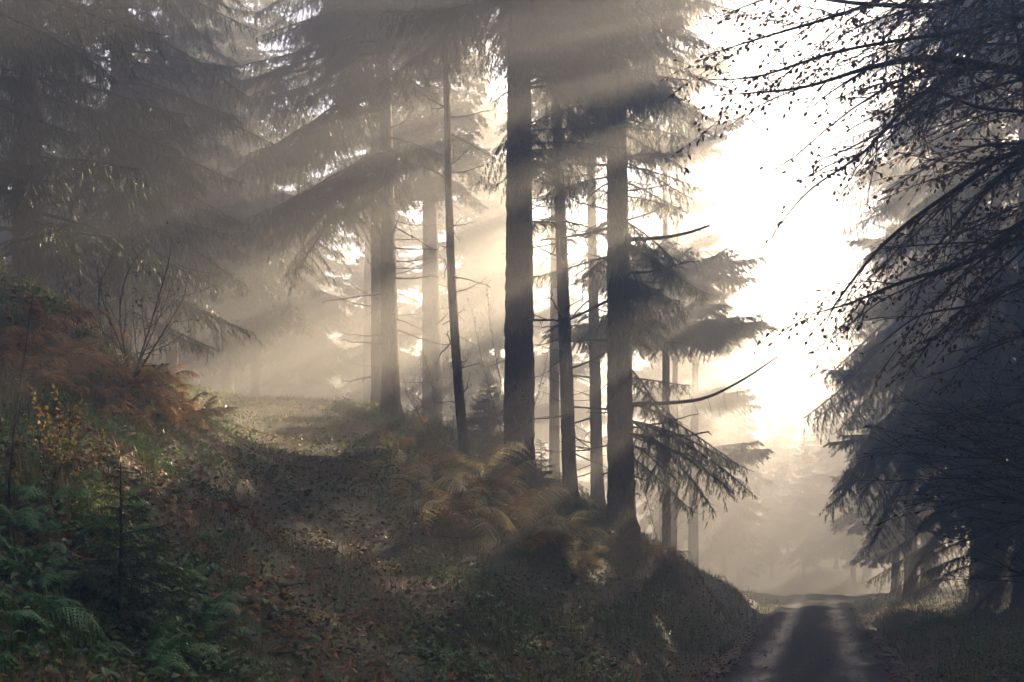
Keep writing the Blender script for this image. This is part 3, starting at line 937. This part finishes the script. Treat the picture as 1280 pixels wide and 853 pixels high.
# low bare branches of a second tree right of the road
cx2, cy2 = 6.9, 11.2
sap = thing('bare_shrub', 'nearly bare shrub reaching in from the right edge above the verge', 'shrub', (cx2, cy2, gz(cx2, cy2)))
ORG = np.array([cx2, cy2, gz(cx2, cy2)])
mb = MB()
tube(mb, np.array([(0, 0, -0.1), (0.03, 0, 1.2), (-0.02, 0.02, 2.6), (0.05, 0, 4.2)]), [0.05, 0.045, 0.035, 0.015], 8)
obj('trunk', mb.mesh('trunk', M_twig, True), sap)
for C, lp in [([Vector((cx2, cy2, 1.6)), at(1330, 610, 10.4), at(1270, 585, 9.8), at(1200, 560, 9.4), at(1140, 535, 9.2)], 0.12),
              ([Vector((cx2, cy2, 1.4)), at(1330, 640, 10.2), at(1270, 625, 9.6), at(1210, 600, 9.3), at(1165, 592, 9.1)], 0.1),
              ([Vector((cx2, cy2, 1.9)), at(1330, 560, 10.4), at(1270, 530, 9.8), at(1215, 525, 9.6), at(1180, 500, 9.4)], 0.2),
              ([Vector((cx2, cy2, 1.0)), at(1330, 740, 10.0), at(1270, 715, 9.6), at(1230, 692, 9.4)], 0.08),
              ([Vector((cx2, cy2, 2.4)), at(1330, 490, 10.6), at(1280, 500, 10.2), at(1220, 520, 10), at(1160, 545, 9.9)], 0.2)]:
    mb, LV = MB(), []
    grow(mb, LV, spline(C, 24), 0.014, 0.002, 0, 2, rb, 0.16, lp, 0.55, 0.0)
    mb.v = [v - ORG.astype(np.float32) for v in mb.v]
    o = obj('branch', mb.mesh('branch', M_twig, True), sap)
    leaves_obj(LV, 0.045, M_beech, o, 'foliage', origin=ORG)


def shrub(name, label, cat, base, stems, leafp, size, lmat, r0=0.012, maxl=2, sp=0.16, ratio=0.5, group=None, seed=1):
    rr = np.random.default_rng(seed)
    t = thing(name, label, cat, base, group)
    for s_ in stems:
        mb, LV = MB(), []
        C = [Vector(c) - Vector(base) for c in s_]
        grow(mb, LV, spline(C, 16), r0, 0.002, 0, maxl, rr, sp, leafp, ratio, -0.1)
        o = obj('stem', mb.mesh('stem', M_twig, True), t)
        leaves_obj(LV, size, lmat, o)
    return t


b = hit(165, 478)
Y = b.y
shrub('bare_shrub', 'bare many-stemmed shrub rising from the rusty ferns on the left bank', 'shrub', b,
      [[b, at(190, 400, Y), at(210, 330, Y - .3), at(215, 295, Y - .4)], [b, at(195, 430, Y - .3), at(225, 380, Y - .5), at(236, 348, Y - .6)], [b, at(150, 400, Y), at(160, 340, Y + .2), at(190, 300, Y + .2)],
       [b, at(130, 420, Y + .3), at(125, 360, Y + .3), at(150, 300, Y + .4)], [b, at(180, 440, Y + .3), at(200, 395, Y + .5), at(225, 330, Y + .5)], [b, at(150, 430, Y - .4), at(130, 380, Y - .6), at(120, 330, Y - .6)]],
      0.1, 0.05, M_beech, 0.014, 2, 0.16, 0.5, seed=3)
b = hit(70, 600)
Y = b.y
shrub('yellow_sapling', 'low sapling with yellow leaves on the left bank below the rusty ferns', 'sapling', b,
      [[b, at(50, 560, Y), at(55, 520, Y), at(45, 500, Y)], [b, at(85, 560, Y - .1), at(90, 530, Y - .2), at(100, 505, Y - .2)], [b, at(70, 560, Y + .1), at(75, 530, Y + .1), at(72, 495, Y + .1)], [b, at(110, 580, Y), at(125, 555, Y), at(128, 540, Y)]],
      0.95, 0.05, M_yellow, 0.005, 1, 0.06, 0.45, seed=4)
b = hit(95, 420)
shrub('yellow_sapling', 'small sapling with a few yellow and orange leaves in front of the dark spruce', 'sapling', b,
      [[b, at(100, 360, b.y), at(95, 310, b.y), at(85, 290, b.y)], [b, at(80, 350, b.y), at(70, 300, b.y), at(65, 270, b.y)]], 0.35, 0.06, M_yellow, 0.006, 1, 0.12, 0.4, seed=6)
b = hit(640, 585)
Y = b.y - 0.6
shrub('leafy_sapling', 'tall thin sapling with sparse yellow leaves against the thickest trunk', 'sapling', b,
      [[b, at(630, 500, Y), at(615, 420, Y), at(608, 355, Y)], [b, at(615, 500, Y + .1), at(600, 440, Y + .1), at(590, 385, Y + .1)], [b, at(650, 500, Y), at(655, 430, Y), at(640, 365, Y)], [b, at(670, 500, Y), at(688, 430, Y), at(700, 390, Y)]],
      0.45, 0.055, M_yellow, 0.008, 1, 0.15, 0.35, seed=8)
b = hit(560, 570)
shrub('bare_sapling', 'spindly bare sapling left of the young spruce on the knoll', 'sapling', b,
      [[b, at(545, 520, b.y), at(540, 480, b.y), at(528, 440, b.y)], [b, at(570, 510, b.y), at(575, 470, b.y), at(590, 440, b.y)], [b, at(530, 530, b.y), at(510, 495, b.y), at(505, 470, b.y)]], 0.25, 0.045, M_beech, 0.006, 2, 0.14, 0.45, seed=9)
b = Vector((3.05, 23.3, gz(3.05, 23.3)))
shrub('bare_sapling', 'thin twiggy sapling at the foot of the stout bough-covered trunk', 'sapling', b,
      [[b, at(810, 630, b.y), at(800, 600, b.y), at(795, 580, b.y)], [b, at(825, 630, b.y), at(835, 600, b.y), at(840, 585, b.y)], [b, at(840, 640, b.y), at(855, 620, b.y), at(862, 600, b.y)]], 0.35, 0.045, M_beech, 0.006, 2, 0.14, 0.45, seed=10)
b = hit(10, 640)
shrub('bare_sapling', 'single dark bare stem rising at the left edge before the rusty ferns', 'sapling', b,
      [[b, at(15, 560, b.y - .2), at(30, 450, b.y - .2), at(40, 375, b.y - .2)]], 0.05, 0.04, M_beech, 0.008, 1, 0.5, 0.15, seed=11)


def young_spruce(px, py, h, label, Y=None):
    p = hit(px, py) if Y is None else at(px, py, Y)
    t = thing('young_spruce', label, 'tree', (p.x, p.y, gz(p.x, p.y)))
    mb = MB()
    tube(mb, np.array([(0, 0, -0.1), (0.01, 0, h * 0.5), (0, 0.01, h)]), [0.022, 0.014, 0.004], 6)
    obj('trunk', mb.mesh('trunk', M_twig, True), t)
    n = int(34 * h)
    for q in range(n):
        z = 0.08 + (h - 0.1) * (q + random.random()) / n
        L = max(0.12, 0.8 * (1 - z / h) * h * 0.55 + 0.12) * random.uniform(0.8, 1.15)
        obj('bough', BOUGH[0][2], t, (0, 0, z), (random.gauss(0, .2), -random.uniform(-0.05, 0.5), q * 2.4 + random.random()), L)
    return t


young_spruce(610, 560, 2.1, 'young dark spruce growing left beside the thickest trunk')
young_spruce(676, 612, 1.0, 'small young spruce at the right foot of the thickest trunk')
young_spruce(700, 640, 0.8, 'lowest young spruce at the foot of the slim leaning trunk')
young_spruce(150, 790, 1.15, 'scrawny young spruce among green ferns in the lower left corner')


# ------------------------------------------------------------------ ferns
def frond_mb(L, seed, dr):
    r = np.random.default_rng(seed)
    mb = MB()
    t = np.linspace(0, 1, 14)
    P = np.stack([L * (0.75 * t + 0.05 * np.sin(t * 3)), L * 0.06 * np.sin(t * 3 + r.uniform(0, 6)) * t, L * (0.85 * t - dr * t ** 2.2)], -1)
    tube(mb, P, 0.005 * (1 - 0.8 * t) + 0.001, 4, 0.2)
    O, D, U, Ln = [], [], [], []
    for q, u in enumerate(np.linspace(0.2, 0.985, 17)):
        p = np.array([np.interp(u, t, P[:, k]) for k in range(3)])
        ax = unit(np.array([np.interp(min(u + .04, 1), t, P[:, k]) - np.interp(u - .04, t, P[:, k]) for k in range(3)]))
        sd = np.array([-ax[1], ax[0], 0])
        nrm = np.cross(ax, sd)
        lp = L * 0.30 * min(1, 0.45 + (u - 0.22) * 2.5) * (1 - ((u - 0.2) / 0.82) ** 1.7) ** 0.8 + 0.015
        for sg in (-1, 1):
            d = sd * sg * 0.9 + ax * 0.42 - nrm * 0.05 + np.array([0, 0, r.uniform(-0.35, 0.0)])
            m = 6
            w = np.linspace(0, 1, m + 1)
            l1 = lp * r.uniform(0.8, 1.1)
            Q = p + l1 * (w[:, None] * d + np.array([0, 0, -0.22]) * (w ** 2)[:, None])
            W = 0.021 * L ** 0.5 * (1 - w) + 0.003
            e = unit(np.cross(np.broadcast_to(nrm, Q.shape), np.gradient(Q, axis=0)))
            tint = np.clip(0.5 + r.normal(0, 0.25), 0, 1)
            for k in range(m):                                          # toothed pinnules on both edges
                for s2 in (-1, 1):
                    v = [Q[k], Q[k + 1], Q[k] * 0.35 + Q[k + 1] * 0.65 + s2 * e[k] * W[k] * r.uniform(.8, 1.3) + np.array([0, 0, -0.006])]
                    mb.add(v, [(0, 1, 2)], tint)
    return mb


FROND = [frond_mb(1.0, 400 + q, d_).mesh('frond', M_rust) for q, d_ in enumerate((0.45, 0.62, 0.8, 0.95, 1.15))]


def fern(p, size, n, mat, label, group, name='bracken_fern', tilt=0.0):
    t = thing(name, label, 'fern', (p.x, p.y, p.z - 0.03), group)
    a0 = random.uniform(0, 6.28)
    for q in range(n):
        obj('frond', FROND[random.randrange(5)], t, (0, 0, 0), (random.gauss(0, .25), random.uniform(-0.5, 0.4), a0 + q * 6.283 / n + random.gauss(0, .5)), size * random.uniform(0.55, 1.15), mat)
    return t


for q in range(34):                                                       # left bank, a band below the dark spruces
    u = random.random()
    px = -20 + 265 * u
    py = 395 + 75 * u ** 1.3 + random.uniform(5, 85)
    w = 'at its left end by the picture edge' if px < 75 else 'above the yellow sapling' if px < 150 else 'around the bare shrub'
    fern(hit(px, py), random.uniform(0.5, 0.85), 6, M_rust, 'rust brown bracken on the left bank ' + w, 'rust bracken on the left bank ' + w)
for px, py in [(128, 425), (165, 480), (178, 500), (205, 495), (70, 410), (225, 520), (240, 535)]:
    fern(hit(px, py), random.uniform(0.7, 0.95), 7, M_rust, 'sunlit rust bracken along the crest of the left bank', 'sunlit rust bracken on the bank crest')
fern(hit(160, 470), 0.6, 5, M_yellow, 'bright yellow fern at the foot of the bare shrub on the bank', None)
for px, py, s in [(530, 545, .9), (560, 560, .85), (500, 560, .8), (590, 590, .95), (545, 590, .9), (610, 620, .95), (575, 640, .9), (520, 625, .8), (640, 620, .9), (660, 650, .9), (625, 660, .9), (560, 665, .85), (690, 680, .8), (515, 525, .7), (600, 560, .8), (650, 690, .7), (800, 690, .7), (835, 700, .7), (770, 680, .7)]:
    fern(hit(px, py), s, 7, M_rust, 'rust brown bracken on the knoll below the trunks', 'rust brown bracken on the knoll')
for px, py, s in [(600, 600, 1.0), (640, 640, 1.0), (540, 610, .9), (560, 645, 1.0), (590, 655, .9), (660, 670, .9), (620, 605, .9), (500, 590, .8), (700, 690, .8), (725, 705, .7)]:
    fern(hit(px, py), s * 1.3, 7, M_olive, 'pale olive bracken fading to straw on the knoll', 'fading olive bracken on the knoll')
fern(hit(728, 718), 0.6, 6, M_yellow, 'orange yellow fern at the lower right of the knoll bracken', None)
for q in range(40):
    px, py = random.uniform(-30, 275), random.uniform(600, 850)
    w = 'at the left picture edge' if px < 70 else 'round the scrawny young spruce' if px < 190 else 'beside the leafy path'
    fern(hit(px, py), random.uniform(0.35, 0.6), 6, M_fern, 'green fern in dim undergrowth at lower left, ' + w, 'green ferns at lower left ' + w, 'green_fern')
for q in range(16):
    px, py = random.uniform(1150, 1290), random.uniform(752, 800)
    fern(hit(px, py, 8), random.uniform(0.4, 0.7), 6, M_fern, 'dark green fern at the edge of the wood right of the road', 'dark green ferns right of the road', 'green_fern')


# ------------------------------------------------------------------ ground cover nobody could count
def wedge(n, r0, r1, a0=-31, a1=31, p=1.0):
    a_ = np.radians(rng.uniform(a0, a1, n))
    r_ = r0 * (r1 / r0) ** (rng.uniform(0, 1, n) ** p)
    return r_ * np.sin(a_), r_ * np.cos(a_)


def normals(x, y):
    e = 0.1
    return unit(np.stack([-(ground(x + e, y) - ground(x - e, y)) / (2 * e), -(ground(x, y + e) - ground(x, y - e)) / (2 * e), np.ones_like(x)], -1))


def clump(x, y, f=1.0, k=0):
    return 0.5 + 0.25 * (np.sin(1.3 * f * x + 2.1 * f * y + k) + np.sin(2.3 * f * x - 1.1 * f * y + 1.7 * k + 1)) + 0.12 * np.sin(4.7 * f * x + 3.9 * f * y + k)


def off_road(x, y):
    return np.abs(x - road_x(y))


def path_dist(x, y):
    return np.abs(x - (0.45 - 0.205 * y))


# fallen leaves
x, y = wedge(110000, 4.5, 45)
d = off_road(x, y)
keep = (d > 1.15) & (rng.uniform(0, 1, len(x)) < np.where((d < 3.2), 1.0, np.clip(clump(x, y, 1.4, 2) * 1.6 - 0.15, 0.25, 1)))
keep |= (d <= 1.15) & (rng.uniform(0, 1, len(x)) < 0.03)
x, y = x[keep], y[keep]
n = len(x)
mb = MB()
z = ground(x, y)
O = np.stack([x, y, np.where(off_road(x, y) < 1.35, z + 0.075, z + rng.uniform(0.005, 0.04, n))], -1)
D = rng.normal(0, 1, (n, 3)) * np.array([1, 1, 0.25])
s = rng.uniform(0.045, 0.1, n)
batch(mb, *LEAF4, O, D, normals(x, y) + rng.normal(0, 0.35, (n, 3)), s, s * 0.65, s * rng.uniform(-0.6, 1.0, n), rng.uniform(0, 1, n) ** 1.5)
setting('leaf_litter', mb.mesh('leaf_litter', M_litter), 'stuff')

# bramble and herb leaves: rosettes of leaves on short stems, on the knoll and the banks
x, y = wedge(14000, 4.5, 45)
d, pd = off_road(x, y), path_dist(x, y)
keep = (d > 1.9) & (rng.uniform(0, 1, len(x)) < np.clip(clump(x, y, 0.9, 1) * 1.7 - 0.25, 0.12, 1) * np.where(pd > 0.6 + 0.5 * clump(x, y, 1.2), 1, 0.25))
x, y = x[keep], y[keep]
m = 12
n = len(x) * m
x, y = np.repeat(x, m), np.repeat(y, m)
plant = np.repeat(rng.uniform(0, 1, n // m), m)
an, ra = rng.uniform(0, 6.283, n), rng.uniform(0.02, 0.2, n)
hx, hy = x + ra * np.cos(an), y + ra * np.sin(an)
hgt = (0.06 + 0.3 * plant * np.clip(clump(x, y, 1.6, 4), 0.1, 1)) * rng.uniform(0.25, 1, n) * (1.15 - 2 * ra)
O = np.stack([hx, hy, ground(hx, hy) + hgt], -1)
D = np.stack([np.cos(an), np.sin(an), rng.uniform(-0.7, 0.25, n)], -1) + rng.normal(0, 0.3, (n, 3))
s = rng.uniform(0.04, 0.085, n) * (0.7 + 0.5 * plant)
mb = MB()
batch(mb, *LEAF4, O, D, np.array([0, 0, 1.0]) + rng.normal(0, 0.3, (n, 3)), s, s * 0.75, s, np.clip(0.25 + 0.5 * plant + rng.normal(0, 0.22, n), 0, 1))
setting('bramble_cover', mb.mesh('bramble_cover', M_herb), 'stuff')

# moss and small weeds close to the soil
x, y = wedge(60000, 4.5, 34)
keep = (off_road(x, y) > 1.6) & (rng.uniform(0, 1, len(x)) < np.clip(clump(x, y, 2.1, 7) * 1.6 - 0.1, 0.15, 1))
x, y = x[keep], y[keep]
n = len(x)
s = rng.uniform(0.018, 0.045, n)
mb = MB()
batch(mb, *LEAF4, np.stack([x, y, ground(x, y) + rng.uniform(0.005, 0.06, n)], -1), rng.normal(0, 1, (n, 3)) * np.array([1, 1, 0.6]), np.array([0, 0, 1.0]) + rng.normal(0, 0.5, (n, 3)), s, s * 0.8, s, np.clip(clump(x, y, 3.1, 2) + rng.normal(0, 0.25, n), 0, 1))
setting('weed_cover', mb.mesh('weed_cover', M_weed), 'stuff')

# grass
BL = (np.array([(-0.5, 0, 0), (0.5, 0, 0), (-0.35, 0.12, 0.55), (0.35, 0.12, 0.55), (0, 0.5, 1.0)]), np.array([(0, 1, 3), (0, 3, 2), (2, 3, 4)]))


def blades(x, y, h, w, name, mat):
    n = len(x)
    a_ = rng.uniform(0, 6.283, n)
    V = BL[0][None] * np.stack([w, h * rng.uniform(0.4, 1.6, n), h], -1)[:, None, :]
    c_, s_ = np.cos(a_)[:, None], np.sin(a_)[:, None]
    W = np.stack([V[..., 0] * c_ - V[..., 1] * s_ + x[:, None], V[..., 0] * s_ + V[..., 1] * c_ + y[:, None], V[..., 2] + (ground(x, y) - 0.01)[:, None]], -1)
    mb = MB()
    mb.add(W, (BL[1][None] + (np.arange(n) * 5)[:, None, None]).reshape(-1, 3), np.repeat(rng.uniform(0, 1, n), 5))
    setting(name, mb.mesh(name, mat), 'stuff')


x, y = wedge(120000, 4.5, 50, p=0.9)
d, pd = off_road(x, y), path_dist(x, y)
keep = (d > 1.55) & (rng.uniform(0, 1, len(x)) < np.clip(clump(x, y, 1.6, 3) * 2.0 - 0.45 + np.where(y > 19, 0.3, 0) - np.where(pd < 0.8, 0.25, 0), 0, 1))
x, y = x[keep], y[keep]
n = len(x)
tall = np.where(path_dist(x, y) < 1.6, 0.07, 0.1 + 0.16 * clump(x, y, 2.3, 5)) * rng.uniform(0.5, 1.4, n)
sw = (y > 19) & (path_dist(x, y) < 3.6)  # far strip of path whose grass carries the sunlit colour
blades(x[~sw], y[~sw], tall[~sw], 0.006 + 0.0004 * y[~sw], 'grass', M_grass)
blades(x[sw], y[sw], tall[sw] * 1.25, 0.006 + 0.0004 * y[sw], 'path_grass', M_sunlit_sward)
x, y = wedge(50000, 4.5, 40)
keep = (off_road(x, y) > 1.9) & (clump(x, y, 0.9, 6) > 0.45)
x, y = x[keep], y[keep]
blades(x, y, rng.uniform(0.08, 0.3, len(x)), 0.004 + 0.0002 * y, 'dry_grass', M_dry)

# loose stones on the road
n = 9000
yy = 9 * (60 / 9) ** rng.uniform(0, 1, n)
u = rng.uniform(-1.05, 1.05, n)
keep = rng.uniform(0, 1, n) > 0.75 * np.exp(-((np.abs(u) - 0.5) / 0.17) ** 2)
yy, u = yy[keep], u[keep]
n = len(yy)
OCT = (np.array([(1, 0, 0), (0, 1, 0), (-1, 0, 0), (0, -1, 0), (0, 0, 1), (0, 0, -.6)], float), np.array([(0, 1, 4), (1, 2, 4), (2, 3, 4), (3, 0, 4), (1, 0, 5), (2, 1, 5), (3, 2, 5), (0, 3, 5)]))
O = np.stack([road_x(yy) + u * HALF, yy, road_z(yy) + 0.05 * (1 - u ** 2) - 0.035 * np.exp(-((np.abs(u) - 0.5) / 0.17) ** 2) - 0.06 * smooth(0.8, 1, np.abs(u)) + 0.003], -1)
s = rng.uniform(0.006, 0.02, n)
mb = MB()
batch(mb, *OCT, O, rng.normal(0, 1, (n, 3)) * np.array([1, 1, .1]), np.tile([0, 0, 1.0], (n, 1)), s, s * rng.uniform(.6, 1, n), s * rng.uniform(.4, .8, n), rng.uniform(0, 1, n))
setting('road_gravel', mb.mesh('road_gravel', M_stone), 'stuff')

# fallen branches on the path and the knoll
for q in range(14):
    px, py = random.uniform(300, 800), random.uniform(600, 845)
    p = hit(px, py)
    if off_road(p.x, p.y) < 1.6:
        continue
    t = obj('fallen_branch', DEAD[q % len(DEAD)][1], None, (p.x, p.y, p.z + 0.06), (random.uniform(0, 6), 0.05, random.uniform(0, 6.28)), random.uniform(0.5, 0.9))
    t['label'], t['category'], t['group'] = 'small fallen dead branch lying among leaves on the slope', 'branch', 'fallen branches on the slope'

# ------------------------------------------------------------------ the mist
mv, nt, out = new_mat('mist')
pv = nt.nodes.new('ShaderNodeVolumePrincipled')
pv.inputs['Color'].default_value = (0.925, 0.935, 0.92, 1)
pv.inputs['Density'].default_value = HAZE_DENSITY
pv.inputs['Anisotropy'].default_value = HAZE_G
nt.links.new(pv.outputs[0], out.inputs['Volume'])
bpy.context.view_layer.update()
top = max((o.matrix_world @ Vector(c)).z for o in SC.objects if o.type == 'MESH' for c in o.bound_box)
x0, x1, y0, y1, z0, z1 = -320, 320, -80, 520, -5.5, top + 0.3
mb = MB()
v = [(x, y, z) for z in (z0, z1) for y in (y0, y1) for x in (x0, x1)]
mb.add(v, [(0, 2, 3), (0, 3, 1), (4, 5, 7), (4, 7, 6), (0, 1, 5), (0, 5, 4), (2, 6, 7), (2, 7, 3), (0, 4, 6), (0, 6, 2), (1, 3, 7), (1, 7, 5)])
setting('haze', mb.mesh('haze', mv), 'stuff')
